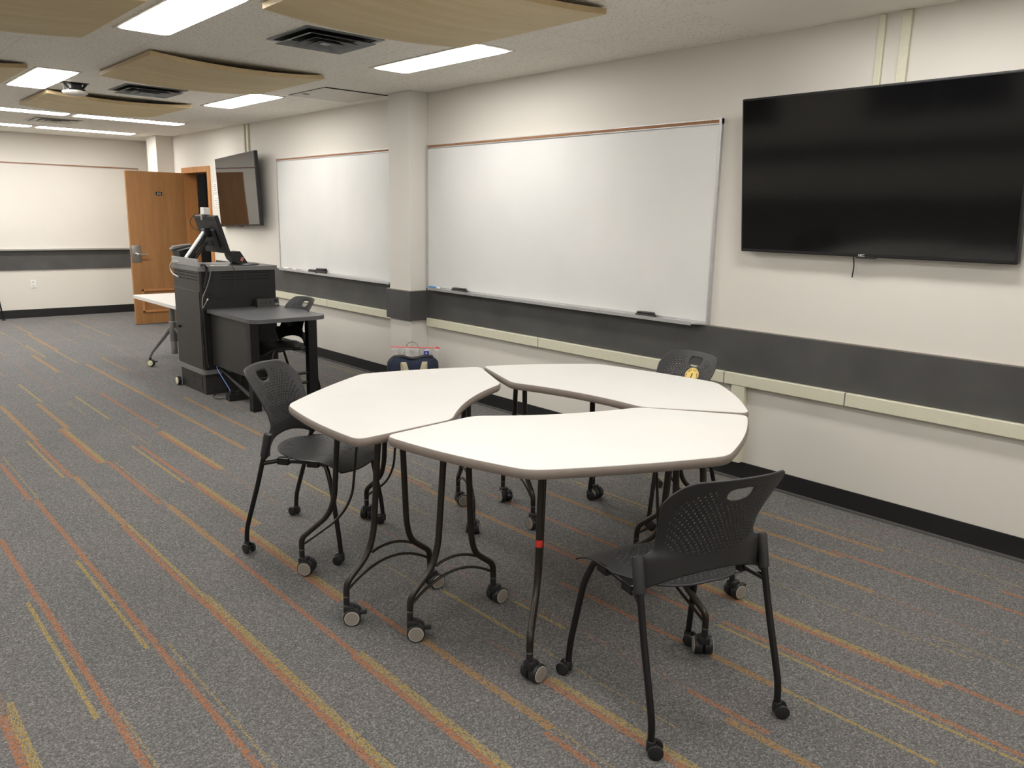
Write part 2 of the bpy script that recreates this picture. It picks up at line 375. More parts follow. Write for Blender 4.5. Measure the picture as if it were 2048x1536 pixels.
# dark chalkboard band round the room (a fixed board with an aluminium top edge)
def band(name, boxes):
    m = MB()
    for (x0, x1, y0, y1, z0, z1) in boxes:
        m.use('band').box(x0, x1, y0, y1, z0, z1-.006); m.use('bandtop').box(x0, x1, y0, y1, z1-.006, z1)
    return struct(m.build(name, smooth=False))
band('trim_1', [(WX-.018, WX, NY, PY0, .662, .924)])
band('trim_2', [(WX-.018, WX, PY1, 10.62, .662, .924)])
band('trim_3', [(PX0-.02, PX0, PY0-.022, PY1+.028, .64, .903), (PX0, WX, PY0-.022, PY0, .64, .903), (PX0, WX, PY1, PY1+.028, .64, .903)])
band('trim_4', [(LX, WX, FY-.018, FY, .683, .957)])
band('trim_5', [(LX, LX+.018, NY, FY, .662, .924)])
def baseb(name, boxes, toe):
    m = MB().use('base')
    for q in boxes: m.box(*q)
    m.use('basecap')
    for q in toe: m.box(*q)
    return struct(m.build(name, smooth=False))
baseb('baseboard_right', [(WX-.008, WX, NY, PY0, 0, .112), (WX-.008, WX, PY1, 10.68, 0, .112), (WX-.008, WX, 11.68, 12.0, 0, .112)],
      [(WX-.028, WX-.008, NY, PY0, 0, .012), (WX-.028, WX-.008, PY1, 10.68, 0, .012)])
baseb('baseboard_pillar', [(PX0-.008, PX0, PY0-.008, PY1+.008, 0, .112), (PX0, WX, PY0-.008, PY0, 0, .112), (PX0, WX, PY1, PY1+.008, 0, .112)], [])
baseb('baseboard_far', [(LX, WX, FY-.008, FY, 0, .118)], [])
baseb('baseboard_left', [(LX, LX+.008, NY, FY, 0, .112)], [])

# --- door 332: oak frame, leaf swung into the room
m = MB()
m.box(WX-.022, WX+.165, DY0-.055, DY0+.02, 0, DZ+.055, .004).box(WX-.022, WX+.165, DY1-.02, DY1+.055, 0, DZ+.055, .004)
m.box(WX-.0215, WX+.164, DY0+.02, DY1-.02, DZ-.02, DZ+.055, .002)
struct(m.build('trim_6', 'frame', smooth=False))
leaf_y = 11.60
d = MB(); d.box(3.402, 4.17, leaf_y, leaf_y+.044, .008, 2.064, .003)
door = d.build('door_1', 'door', smooth=False); struct(door)
lv = MB().use('frame')
KX0, KX1, KZ0, KZ1 = 3.50, 4.07, .165, .485
for q in ((KX0, KX1, KZ1-.03, KZ1), (KX0, KX1, KZ0, KZ0+.03), (KX0, KX0+.03, KZ0, KZ1), (KX1-.03, KX1, KZ0, KZ1)):
    lv.box(q[0], q[1], leaf_y-.016, leaf_y, q[2], q[3], .004)
lv.build('vent_panel', None, door, smooth=False)
hd = MB().use('stainless').box(3.412, 3.53, leaf_y-.006, leaf_y, .85, 1.085, .002).box(3.399, 3.403, leaf_y+.006, leaf_y+.036, .86, 1.08)
hd.use('chrome').cyl((3.468, leaf_y-.02, .966), (0, 1, 0), .024, .03, 20, .004).tube([(3.468, leaf_y-.03, .966), (3.468, leaf_y-.065, .966), (3.60, leaf_y-.065, .960)], .0095, 10, .02)
hd.build('door_handle', None, door)
npl = MB().box(3.779, 3.862, leaf_y-.004, leaf_y, 1.752, 1.80, .001).build('number_plate', 'black', door, smooth=False)
text_part('number', '332', .036, 'white', npl, (3.8205, leaf_y-.0045, 1.776), (PI/2, 0, 0))

# --- cable raceways (cream) along the wall
def raceway(name, y0, y1, label, drop=None):
    t = thing(name, label, 'raceway', (WX, y0, 0))
    q = MB().box(-.045, 0, 0, y1-y0, .588, .660, .004)
    q.build('channel', 'rail', t, smooth=False)
    for yy in [y for y in (2.70, 1.94, 4.35, 7.6, 9.1) if y0 < y < y1]: MB().box(-.0465, -.02, yy-y0-.003, yy-y0+.003, .5875, .6608).build('cover_joint', 'bandtop', t, smooth=False)
    if drop: MB().box(-.042, 0, drop-y0-.045, drop-y0+.045, .112, .588, .004).build('drop_channel', 'rail', t, smooth=False)
    return t
raceway('cable_raceway', NY+.02, PY0-.04, 'long cream metal raceway below the dark band with a vertical drop behind the meeting tables', 2.60)
raceway('cable_raceway', PY1+.01, 10.6, 'cream metal raceway on the wall between the pillar and the lectern')

# ------------------------------------------------------------------ whiteboards
def board(name, y0, y1, label):
    t = thing(name, label, 'whiteboard', (WX, y0, .924)); L = y1-y0; H = 1.222
    MB().box(-.014, -.001, .012, L-.012, .02, H-.03).build('writing_surface', 'board', t, smooth=False)
    fr = MB().use('alu'); fr.box(-.022, 0, 0, .016, 0, H).box(-.022, 0, L-.016, L, 0, H).box(-.02, 0, .016, L-.016, 0, .02).box(-.024, 0, 0, L, H-.03, H)
    fr.build('frame', None, t, smooth=False)
    MB().box(-.0265, -.02, .02, L-.02, H-.024, H-.007).build('cork_strip', 'cork', t, smooth=False)
    tr = MB().use('alu'); tr.box(-.075, -.02, .09, L-.09, .004, .009).box(-.079, -.073, .09, L-.09, -.008, .014)
    for a, c in ((.02, .09), (L-.09, L-.02)):
        yo = c if a < .05 else a; yi = a if a < .05 else c
        tr.add([(-.076, yo, .0), (-.02, yo, .0), (-.02, yi, .0), (-.076, yo, .009), (-.02, yo, .009), (-.02, yi, .009)], [[0, 1, 2], [3, 5, 4], [0, 3, 4, 1], [1, 4, 5, 2], [0, 2, 5, 3]])
    tr.build('tray', None, t, smooth=False); return t
board('whiteboard', 2.856, 5.825, 'long whiteboard between the pillar and the large wall screen')
board('whiteboard', 6.26, 8.72, 'whiteboard on the far side of the pillar next to the smaller tilted screen')
t = thing('whiteboard', 'whiteboard on the end wall partly hidden by the open door', 'whiteboard', (.6, FY, .957))
MB().box(0, 3.46, -.014, -.001, .02, 1.19).build('writing_surface', 'wall', t, smooth=False)
MB().box(0, 3.46, -.02, 0, 1.19, 1.218).box(0, .015, -.02, 0, 0, 1.19).box(3.445, 3.46, -.02, 0, 0, 1.19).build('frame', 'alu', t, smooth=False)
MB().box(0, 3.46, -.024, -.02, 1.196, 1.212).build('cork_strip', 'cork', t, smooth=False)
MB().box(.05, 3.4, -.07, -.014, .004, .012).build('tray', 'alu', t, smooth=False)
def eraser(y0, y1, label, rz=0, h=.03, x=WX-.049, group='erasers on the whiteboard trays'):
    L = y1-y0; t = thing('whiteboard_eraser', label, 'eraser', (x, (y0+y1)/2, .933), rz, group)
    MB().box(-.022, .022, -L/2, L/2, 0, h*.55, .003).build('felt_pad', 'felt', t, smooth=False)
    MB().box(-.02, .02, -L/2+.006, L/2-.006, h*.55, h, .006).build('grip', 'caster', t); return t
eraser(5.235, 5.405, 'dark eraser at the pillar end of the long whiteboard tray')
eraser(3.255, 3.395, 'dark eraser near the screen end of the long whiteboard tray')
eraser(7.80, 7.95, 'flat dark eraser lying behind another on the tray beyond the pillar')
eraser(7.62, 7.76, 'tall dark wedge of an eraser on the tray beyond the pillar', .25, .052)
def marker(loc, rz, body, cap, label, L=.13):
    t = thing('dry_erase_marker', label, 'marker', loc, rz)
    MB().cyl((0, 0, .008), (0, 1, 0), .0085, L*.68, 12, .002).build('barrel', body, t)
    MB().cyl((0, L*.46, .008), (0, 1, 0), .0075, L*.26, 12, .002).build('cap', cap, t); return t
marker((WX-.047, 5.70, .933), PI, 'blue', 'white', 'blue marker with a white tip on the long whiteboard tray beside the pillar', .17)
marker((WX-.05, 8.50, .933), 0, 'white', 'white', 'white marker at the far end of the tray beyond the pillar')
marker((WX-.05, 8.30, .933), .1, 'white', 'red', 'red capped marker on the tray beyond the pillar', .1)

# ------------------------------------------------------------------ screens
def tv(y0, y1, label, scr, logo, sens, yaw=0, roll=0, lean=.10):
    t = thing('wall_screen', label, 'television', (WX, (y0+y1)/2, 1.80))
    hw = (y1-y0)/2; H = .835
    ang = math.atan2(lean, H)         # tilted forward at the top
    R = Matrix.Rotation(math.radians(yaw), 4, 'Z') @ Matrix.Rotation(math.radians(roll), 4, 'X') @ Matrix.Rotation(-ang, 4, 'Y')
    def place(o): o.matrix_local = Matrix.Translation((-.118, 0, 0)) @ R; return o
    place(MB().box(-.0, .045, -hw, hw, -H/2, H/2, .006).build('housing', 'black', t, smooth=False))
    place(MB().box(.04, .085, -hw*.8, hw*.8, -H*.38, H*.2, .012).build('rear_cover', 'caster', t, smooth=False))
    place(MB().box(-.0015, .002, -hw+.011, hw-.011, -H/2+.018, H/2-.011).build('display', scr, t, smooth=False))
    if sens: place(MB().box(-.004, .03, -.07, .03, -H/2-.006, -H/2+.004, .002).build('sensor_bar', 'caster', t, smooth=False))
    if logo:
        o = text_part('logo', logo, .017, 'white', t, (0, 0, 0), (0, 0, 0))
        o.matrix_local = Matrix.Translation((-.118, 0, 0)) @ R @ Matrix.Translation((-.0022, 0, -H/2+.0095)) @ Matrix.Rotation(-PI/2, 4, 'Z') @ Matrix.Rotation(PI/2, 4, 'X')
    MB().box(-.055, 0, -.3, .3, -.2, .2, .004).build('wall_bracket', 'blacksteel', t, smooth=False)
    return t
tv(1.205, 2.635, 'large black wall screen above the dark band at the right edge of the photo', 'screen_matt', 'NEC', True)
tv(8.92, 10.30, 'wall screen tilted forward beside the open wooden door', 'screen_gloss', None, True, -4, -1.7, .03)
tag(MB().tube(smoothpath([(4.135, 1.972, 1.40), (4.14, 1.966, 1.345), (4.14, 1.966, 1.315), (4.14, 1.969, 1.278)]), .0035, 8).build('screen_cable', 'black'),
    'short black cable end hanging below the large wall screen', 'cable')
def conduit(y, wd, label, z0=1.9):
    tag(MB().box(WX-.022, WX, y-wd/2, y+wd/2, z0, CZ-.002, .004).build('cable_cover', 'rail', smooth=False), label, 'raceway', 'cable covers above the screens')
conduit(1.966, .034, 'narrow cream cable cover rising from the large wall screen')
conduit(1.846, .048, 'wider cream cable cover rising from the large wall screen')
conduit(9.555, .04, 'cream cable cover above the tilted screen, the one nearer the door')
conduit(9.455, .05, 'cream cable cover above the tilted screen, the one nearer the pillar')

# ------------------------------------------------------------------ ceiling things
def rrect(x0, x1, y0, y1, rad, n=6):
    P = []
    for cx, cy, a in ((x1-rad, y1-rad, 0), (x0+rad, y1-rad, PI/2), (x0+rad, y0+rad, PI), (x1-rad, y0+rad, 1.5*PI)):
        for k in range(n+1): P.append((cx+rad*math.cos(a+PI/2*k/n), cy+rad*math.sin(a+PI/2*k/n)))
    return P
def make_light(): 
    t = thing('ceiling_light', '', 'ceiling light', (0, 0, CZ))
    MB().prism(rrect(-.14, .14, -.575, .575, .045), -.008, -.001).build('diffuser', 'lamp', t, smooth=False)
    fm = MB(); fm.box(-.155, -.14, -.61, .61, -.006, 0).box(.14, .155, -.61, .61, -.006, 0).box(-.14, .14, -.61, -.577, -.004, 0).box(-.14, .14, .577, .61, -.004, 0)
    fm.build('frame', 'offwhite', t, smooth=False); return t
GL = 'fluorescent lights in the ceiling'
L0 = make_light()
lights = [((1.67, 4.58), 0, 'ceiling light at the top edge of the photo between two curved panels'),
          ((3.365, 4.58), 0, 'ceiling light close to the right wall above the long whiteboard'),
          ((3.315, 7.62), 0, 'ceiling light above the whiteboard beyond the pillar, beside the access panel'),
          ((1.65, 7.62), 0, 'ceiling light near the left edge above the ceiling access point'),
          ((3.10, 10.2), PI/2, 'crosswise ceiling light in front of the open door'),
          ((1.86, 10.2), PI/2, 'crosswise ceiling light reaching the left edge, in the nearer of two rows'),
          ((3.10, 12.05), PI/2, 'crosswise ceiling light closest to the end wall and corner pillar'),
          ((1.86, 12.05), PI/2, 'short visible crosswise ceiling light at the left edge by the end wall')]
OUTL = 'ceiling light of the same kind outside the photo'
for x in (-1.72, -.02):
    for y in (1.54, 4.58, 7.62): lights.append(((x, y), 0, OUTL))
for x in (1.67, 3.365): lights.append(((x, 1.54), 0, OUTL))
for x in (-1.72, -.02, 1.67, 3.365): lights.append(((x, -1.4), 0, OUTL))
for y in (10.2, 12.05):
    for x in (.62, -.62, -1.86): lights.append(((x, y), PI/2, OUTL))
for i, ((x, y), rz, lab) in enumerate(lights):
    o = L0 if i == 0 else copy_tree(L0)
    o.location = (x, y, CZ); o.rotation_euler = (0, 0, rz); tag(o, lab, 'ceiling light', GL)

def make_cloud():
    t = thing('acoustic_panel', '', 'acoustic panel', (0, 0, CZ)); W2, D2, n = .625, .575, 24
    V = []; F = []; th = .028
    for i in range(n+1):
        x = -W2+2*W2*i/n; z = -.070+.032*(x/W2)**2
        for yy in (-D2, D2):
            V += [(x, yy, z), (x, yy, z+th)]
    for i in range(n):
        a = i*4; c = a+4
        F += [[a, c, c+2, a+2], [a+1, a+3, c+3, c+1]]
    mb = MB().use('cloud'); mb.add(V, [q for q in F]); mb.use('cloudedge')
    E = []
    for i in range(n):
        a = i*4; c = a+4; E += [[a, a+1, c+1, c], [a+2, c+2, c+3, a+3]]
    E += [[0, 2, 3, 1], [n*4, n*4+1, n*4+3, n*4+2]]
    for q in E: mb.f.append(q); mb.mi.append(mb.cur)
    mb.build('panel', None, t)
    for sx in (-.3, .3):
        for sy in (-.35, .35):
            MB().cyl((sx, sy, -.021), (0, 0, 1), .02, .040, 10).build('hanger', 'black', t)
    return t
P0 = make_cloud()
GP = 'curved acoustic panels under the ceiling'
for i, (x, y, lab) in enumerate([(2.50, 6.25, 'curved pale wood ceiling panel between the two square vents'),
        (2.50, 3.43, 'curved pale wood ceiling panel largest in the photo, at the top centre'),
        (2.44, 8.77, 'curved pale wood ceiling panel behind the ceiling access point'),
        (.79, 4.86, 'curved pale wood ceiling panel in the top left corner'),
        (.79, 7.46, 'curved pale wood ceiling panel of which only a corner shows at the left edge')]):
    o = P0 if i == 0 else copy_tree(P0)
    o.location = (x, y, CZ); tag(o, lab, 'ceiling panel', GP)

def make_vent(pale):
    t = thing('ceiling_vent', '', 'vent', (0, 0, CZ)); h = .255
    mm = 'ventdust' if pale else 'metal_vent'
    fr = MB(); w_ = .03
    fr.box(-h, h, -h, -h+w_, -.006, 0).box(-h, h, h-w_, h, -.006, 0).box(-h, -h+w_, -h+w_, h-w_, -.006, 0).box(h-w_, h, -h+w_, h-w_, -.006, 0)
    fr.build('frame', mm, t, smooth=False)
    MB().box(-h+w_, h-w_, -h+w_, h-w_, -.002, -.0005).build('duct_opening', 'slot', t, smooth=False)
    # nested square cones: each flares outward and down from the duct, dark gaps between
    for k, (a, c, z0, z1) in enumerate([(.150, .224, -.003, -.012), (.080, .150, -.004, -.014), (.02, .082, -.006, -.016)] if pale else [(.150, .218, -.003, -.026), (.088, .142, -.004, -.030), (.036, .082, -.006, -.034)]):
        V = [(-a, -a, z0), (a, -a, z0), (a, a, z0), (-a, a, z0), (-c, -c, z1), (c, -c, z1), (c, c, z1), (-c, c, z1)]
        V += [(x_, y_, z_-.003) for x_, y_, z_ in V]
        F = []
        for i in range(4):
            j = (i+1) % 4; F += [[i, j, 4+j, 4+i], [8+i, 12+i, 12+j, 8+j], [i, 8+i, 8+j, j], [4+i, 4+j, 12+j, 12+i]]
        MB().add(V, F).build('cone', mm, t, smooth=False)
    MB().box(-.03, .03, -.03, .03, -.030, -.02, .004).build('centre_plate', mm, t, smooth=False)
    return t
GV = 'square vents in the ceiling'
V0 = make_vent(False); V0.location = (2.53, 4.57, CZ); tag(V0, 'large square ceiling vent at the top centre before the access panel', 'vent', GV)
o = copy_tree(V0); o.location = (2.465, 7.58, CZ); tag(o, 'dark square ceiling vent behind the second curved panel', 'vent', GV)
o = make_vent(True); o.location = (2.48, 11.02, CZ); tag(o, 'pale stained ceiling vent between the two rows of crosswise lights', 'vent', GV)
t = thing('access_panel', 'white square access panel in the ceiling beside the pillar', 'access panel', (3.74, 6.56, CZ))
MB().box(-.30, .30, -.33, .33, -.006, 0, .002).build('hatch', 'offwhite', t, smooth=False)
MB().box(-.305, .305, -.337, -.332, -.008, 0).box(-.307, -.302, -.337, .33, -.003, 0).build('gap', 'slot', t, smooth=False)
MB().box(-.27, -.22, .1, .14, -.009, -.005, .002).build('latch', 'caster', t, smooth=False)
t = thing('wireless_access_point', 'white disc with a black bracket hanging from the ceiling near the left lights', 'access point', (1.905, 7.66, CZ))
MB().box(-.1, .1, -.05, .05, -.006, 0, .002).tube([(-.08, 0, -.004), (-.04, 0, -.058), (.045, 0, -.058), (.09, 0, -.004)], .010, 8, .01).box(-.035, .05, -.03, .03, -.06, -.006, .006).box(-.055, .07, -.045, .045, -.062, -.05, .004).tube([(-.075, .02, 0), (-.078, .02, -.07)], .003, 6).build('bracket', 'black', t, smooth=False)
MB().lathe([(.06, -.06), (.092, -.068), (.098, -.076), (.09, -.088), (.062, -.099), (.02, -.103)]).build('dome', 'offwhite', t)

# ------------------------------------------------------------------ meeting tables
OUT_P = dict(ra=.872, rb=1.012, be=.363, rf=.421, sag=.044, b1=.024, b2=.017, rc=.049, half=PI/3)
def table_outline(grow=0.0, n=12):
    q = OUT_P; P = lambda rr, a: Vector((rr*math.sin(a), -rr*math.cos(a)))
    A, B, Cc, D, E, Fp = P(q['ra'], -q['half']), P(q['rb'], -q['be']), P(q['rb'], q['be']), P(q['ra'], q['half']), P(q['rf'], q['half']), P(q['rf'], -q['half'])
    L = []
    for a, b_, bw in ((A, B, q['b1']), (B, Cc, q['b2']), (Cc, D, q['b1']), (D, E, 0), (E, Fp, -q['sag']), (Fp, A, 0)):
        dd = b_-a; nr = Vector((dd.y, -dd.x)).normalized()
        L.append([a+dd*(k/(n-1))+nr*4*bw*(k/(n-1))*(1-k/(n-1)) for k in range(n)])
    def at(Ls, dist):
        acc = 0
        for p, s_ in zip(Ls, Ls[1:]):
            l = (s_-p).length
            if acc+l >= dist: return p+(s_-p)*((dist-acc)/l)
            acc += l
        return Ls[-1]
    def ln(Ls): return sum((s_-p).length for p, s_ in zip(Ls, Ls[1:]))
    out = []
    for i in range(6):
        Lp, N = L[i-1], L[i]; p0 = at(Lp[::-1], q['rc']); p1 = at(N, q['rc']); c = N[0]
        for k in range(7):
            t_ = k/6; out.append(p0*(1-t_)**2+c*2*t_*(1-t_)+p1*t_*t_)
        tot = ln(N)
        for k in range(1, n-1): out.append(at(N, q['rc']+(tot-2*q['rc'])*k/(n-1)))
    if grow:
        m_ = len(out); o2 = []
        for i in range(m_):
            tg = (out[(i+1) % m_]-out[i-1]).normalized(); o2.append(out[i]+Vector((tg.y, -tg.x))*grow)
        out = o2
    return out
ZT = .766
def caster_obj(parent, x, y, rz, brake):
    """twin wheel caster with grey caps, its stem at the origin"""
    c = MB().use('caster')
    c.cyl((0, 0, .09), (0, 0, 1), .012, .05, 12).box(-.021, .021, -.012, .03, .045, .08, .008)
    for sx in (-1, 1): c.cyl((sx*.018, .022, .034), (1, 0, 0), .034, .030, 24, .004)
    c.use('chrome').cyl((0, 0, .113), (0, 0, 1), .0123, .006, 14)
    if brake: c.use('caster').box(-.012, .012, .05, .078, .04, .05, .003)
    o = c.build('caster', None, parent, loc=(x, y, 0)); o.rotation_euler = (0, 0, rz)
    for sx in (-1, 1):
        h = MB().use('hubrim').cyl((sx*.0335, .022, .034), (1, 0, 0), .0285, .002, 24)
        h.use('hub').cyl((sx*.034, .022, .034), (1, 0, 0), .0255, .0025, 24)
        o2 = h.build('hub_cap', None, parent, loc=(x, y, 0)); o2.rotation_euler = (0, 0, rz)
    return o, o2
OL, SL, IL = (.333, -.917), (.679, -.534), (.305, -.332)
def make_table():
    t = thing('meeting_table', '', 'table')
    poly = table_outline(-.004); MB().prism([tuple(p) for p in poly], ZT-.030, ZT).build('tabletop', 'laminate', t)
    # rounded taupe edge band: a ring swept round the outline
    n = len(poly); prof = [(-.006, -.0015), (.0015, -.002), (.005, -.008), (.006, -.017), (.004, -.027), (-.001, -.034), (-.02, -.035), (-.02, -.0305), (-.003, -.0305)]
    rings = [table_outline(-.004+a) for a, z in prof]; V = []; F = []; k = len(prof)
    for i in range(n):
        for j, (a, z) in enumerate(prof): V.append((rings[j][i].x, rings[j][i].y, ZT+z))
    for i in range(n):
        for j in range(k): F.append([i*k+j, ((i+1) % n)*k+j, ((i+1) % n)*k+(j+1) % k, i*k+(j+1) % k])
    MB().add(V, F).build('edge_band', 'edge', t)
    for sg in (-1, 1):
        # outer leg: foot kicks out radially
        x, y = sg*OL[0], OL[1]
        SPL = math.radians(27); q_ = lambda o_, z_: (x-sg*math.sin(SPL)*o_, y+math.cos(SPL)*o_, z_)
        lg = MB().tube([q_(0, .112), q_(0, .165), q_(.118, .262), q_(.146, .34), q_(.172, ZT-.03)], .0125, 12, .05).build('leg', 'gunmetal', t)
        caster_obj(lg, x, y, 0, False)
        MB().tube([q_(.012, .138), q_(.165, .245), q_(.222, .34), q_(.262, ZT-.03)], .0058, 8, .09).build('brace_rod', 'gunmetal', t)
        # side frame: two legs that spread, joined by two arches
        a, c = Vector((sg*SL[0], SL[1])), Vector((sg*IL[0], IL[1])); e = (c-a).normalized(); D = (c-a).length
        def pt(s_, z): p = a+e*s_; return (p.x, p.y, z)
        l1 = MB().tube([pt(0, .112), pt(.002, .165), pt(.105, .252), pt(.135, .335), pt(.165, ZT-.03)], .0125, 12, .05).build('leg', 'gunmetal', t)
        caster_obj(l1, a.x, a.y, 0, True)
        l2 = MB().tube([pt(D, .112), pt(D-.002, .172), pt(D-.105, .25), pt(D-.125, .33), pt(D-.145, ZT-.03)], .0125, 12, .05).build('leg', 'gunmetal', t)
        caster_obj(l2, c.x, c.y, 0, False)
        for s0, s1, z0, z1, hh in ((.125, D-.10, .255, .235, .022), (.012, D-.012, .14, .142, .068)):
            P = [pt(s0+(s1-s0)*k/12, z0+(z1-z0)*k/12+hh*4*(k/12)*(1-k/12)) for k in range(13)]
            MB().tube(P, .0058, 8).build('brace_rod', 'gunmetal', t)
        m1 = a+e*.165; m2 = c-e*.145
        pl = MB(); ctr = (m1+m2)/2; ang = math.atan2(e.y, e.x)
        pl.box(ctr.x-.12, ctr.x+.12, ctr.y-.025, ctr.y+.025, ZT-.044, ZT-.0305, .003, Matrix.Rotation(ang, 3, 'Z'))
        pl.build('mounting_plate', 'blacksteel', t, smooth=False)
    return t
T0 = make_table()
GT = 'wheeled meeting tables pushed into a ring'
tabs = [((2.391, 2.47), -.442, 'front meeting table of the ring, with a red dot on its leg', {(-1, 's'): -125, (-1, 'i'): -88, (-1, 'o'): -85, (1, 'o'): -45, (1, 'i'): -160, (1, 's'): -100}),
        ((2.289, 2.465), -2.552, 'left meeting table of the ring, the one nearest the lectern', {(1, 'o'): -140, (-1, 'o'): -45, (1, 's'): -125, (1, 'i'): -95, (-1, 's'): -110, (-1, 'i'): -45}),
        ((2.376, 2.446), 1.72, 'back meeting table of the ring, along the wall under the long whiteboard', {(1, 's'): -190, (1, 'i'): -190, (1, 'o'): -178, (-1, 'i'): -185, (-1, 's'): -120, (-1, 'o'): -100})]
LEGXY = {'o': OL, 's': SL, 'i': IL}
for i, ((x, y), rz, lab, ca) in enumerate(tabs):
    o = T0 if i == 0 else copy_tree(T0)
    o.location = (x, y, 0); o.rotation_euler = (0, 0, rz); tag(o, lab, 'table', GT)
    for lg in o.children:
        for cc in lg.children:
            if not (cc.name.startswith('caster') or cc.name.startswith('hub_cap')): continue
            for (sg, k), deg in ca.items():
                if abs(cc.location.x-sg*LEGXY[k][0]) < .01 and abs(cc.location.y-LEGXY[k][1]) < .01:
                    cc.rotation_euler = (0, 0, math.radians(deg)-rz)
for lg in T0.children:       # the red dot on the front table's leg
    if lg.name.startswith('leg') and any(abs(c_.location.x+OL[0]) < .01 and abs(c_.location.y-OL[1]) < .01 for c_ in lg.children):
        sn, cs_ = math.sin(math.radians(27)), math.cos(math.radians(27))
        s_ = MB().tube([(-.333+.1525*sn, -.917+.1525*cs_, .43), (-.333+.154*sn, -.917+.154*cs_, .455)], .0131, 14).build('sticker', 'redmark', lg)
        s_['label'] = 'red dot sticker'

# ------------------------------------------------------------------ stacking chairs
def interp(tab, x):
    for (a, va), (c, vc) in zip(tab, tab[1:]):
        if x <= c: return va+(vc-va)*max(0, (x-a))/(c-a)
    return tab[-1][1]
HW = [(.40, .224), (.572, .224), (.59, .196), (.61, .188), (.66, .19), (.74, .207), (.80, .218), (.90, .222)]
YS = [(.40, .132), (.47, .124), (.575, .126), (.61, .118), (.65, .108), (.70, .088), (.75, .064), (.80, .036), (.87, -.006)]
def back_pt(uu, t):
    au = abs(uu)
    zb = .52-.052*au**2.4; zt = .850-.012*uu*uu-.075*max(0, (au-.60)/.40)**2.8
    z = zb+(zt-zb)*t; hw = interp(HW, z)
    ys = interp(YS, z); dep = .056+.02*(z-.5)
    return Vector((uu*hw, ys-dep*(1-au**2.2), z))
def seat_pt(uu, v):
    au = abs(uu); yr = .075+.20*au**2.8; yf = .515-.035*au**3
    y = yr+(yf-yr)*v; x = uu*(.228+.012*min(1, max(0, (y-.3)/.15)))
    z = .474-.016*(1-au**2)*math.exp(-((y-.20)/.12)**2)+.010*math.exp(-((y-.075)/.05)**2)*(1-au)
    if y > .36: z -= .072*((y-.36)/.155)**2.0*(1-.12*au)
    z += -.012*au**4
    return Vector((x, y, z))
def perforated(fn, nu, nv, hole, cut, snap, name, m, parent):
    vid = {}; V = []; F = []
    def vert(a, c):
        k = (a, c)
        if k not in vid: vid[k] = len(V); V.append(fn(-1+a/nu, c/(2*nv)))     # half-cell lattice
        return vid[k]
    for i in range(nu):
        for j in range(nv):
            uc, vc = -1+(2*i+1)/nu, (2*j+1)/(2*nv); pc = fn(uc, vc)
            if cut and cut(pc): continue
            ring = [vert(2*i, 2*j), vert(2*i+1, 2*j), vert(2*i+2, 2*j), vert(2*i+2, 2*j+1), vert(2*i+2, 2*j+2), vert(2*i+1, 2*j+2), vert(2*i, 2*j+2), vert(2*i, 2*j+1)]
            if (i+j) % 2 == 0 and hole(pc):
                du = (fn(uc+1/nu, vc)-fn(uc-1/nu, vc)); dv = (fn(uc, vc+.5/nv)-fn(uc, vc-.5/nv))
                rad = .0036; o = len(V)
                for (sx, sy) in ((-.72, -.72), (0, -1), (.72, -.72), (1, 0), (.72, .72), (0, 1), (-.72, .72), (-1, 0)):
                    V.append(pc+du.normalized()*sx*rad+dv.normalized()*sy*rad)
                for k in range(8): F.append([ring[k], ring[(k+1) % 8], o+(k+1) % 8, o+k])
            else: F.append(ring)
    if snap:
        from collections import Counter
        ec = Counter()
        for q in F:
            for a, c in zip(q, q[1:]+q[:1]): ec[(min(a, c), max(a, c))] += 1
        bd = {x_ for e, k in ec.items() if k == 1 for x_ in e}
        for i in bd:
            if i in vid.values():
                n_ = snap(V[i])
                if n_ is not None: V[i] = n_
    b_ = MB(); b_.add(V, F); o = b_.build(name, m, parent)
    so = o.modifiers.new('thickness', 'SOLIDIFY'); so.thickness = .0055; so.offset = 0
    return o
HC = (.0, .796)
def in_handle(p, k=1.0):
    x, z = (p.x-HC[0])/(.046*k), (p.z-HC[1])
    z = z/(.019*k) if z > 0 else z/(.028*k)
    e = 3.2 if z > 0 else 2.2
    return abs(x)**e+abs(z)**e < 1
def snap_handle(p):
    if not in_handle(p, 1.7) or p.z > .842: return None
    dx, dz = p.x-HC[0], p.z-HC[1]; lo, hi = .05, 6
    for _ in range(30):
        mid = (lo+hi)/2
        if in_handle(Vector((HC[0]+dx*mid, 0, HC[1]+dz*mid))): lo = mid
        else: hi = mid
    nx, nz = HC[0]+dx*lo, HC[1]+dz*lo
    return Vector((nx, p.y-(nz-p.z)*.55+(nx*nx-p.x*p.x)*1.2, nz))
def back_hole(p):
    if in_handle(p, 1.55): return False
    return (abs(p.x)/.17)**4+(abs(p.z-.695)/.115)**4 < 1
def seat_hole(p): return (abs(p.x)/.175)**4+(abs(p.y-.27)/.16)**4 < 1
def small_caster(parent, x, y, rz):
    c = MB().use('caster'); c.cyl((0, 0, .034), (0, 0, 1), .0145, .036, 12, .003)
    for sx in (-1, 1): c.cyl((sx*.0175, -.014, .0235), (1, 0, 0), .0235, .011, 22, .003)
    c.box(-.014, .014, -.024, .004, .016, .034, .004)
    o = c.build('caster', None, parent, loc=(x, y, 0)); o.rotation_euler = (0, 0, rz); return o
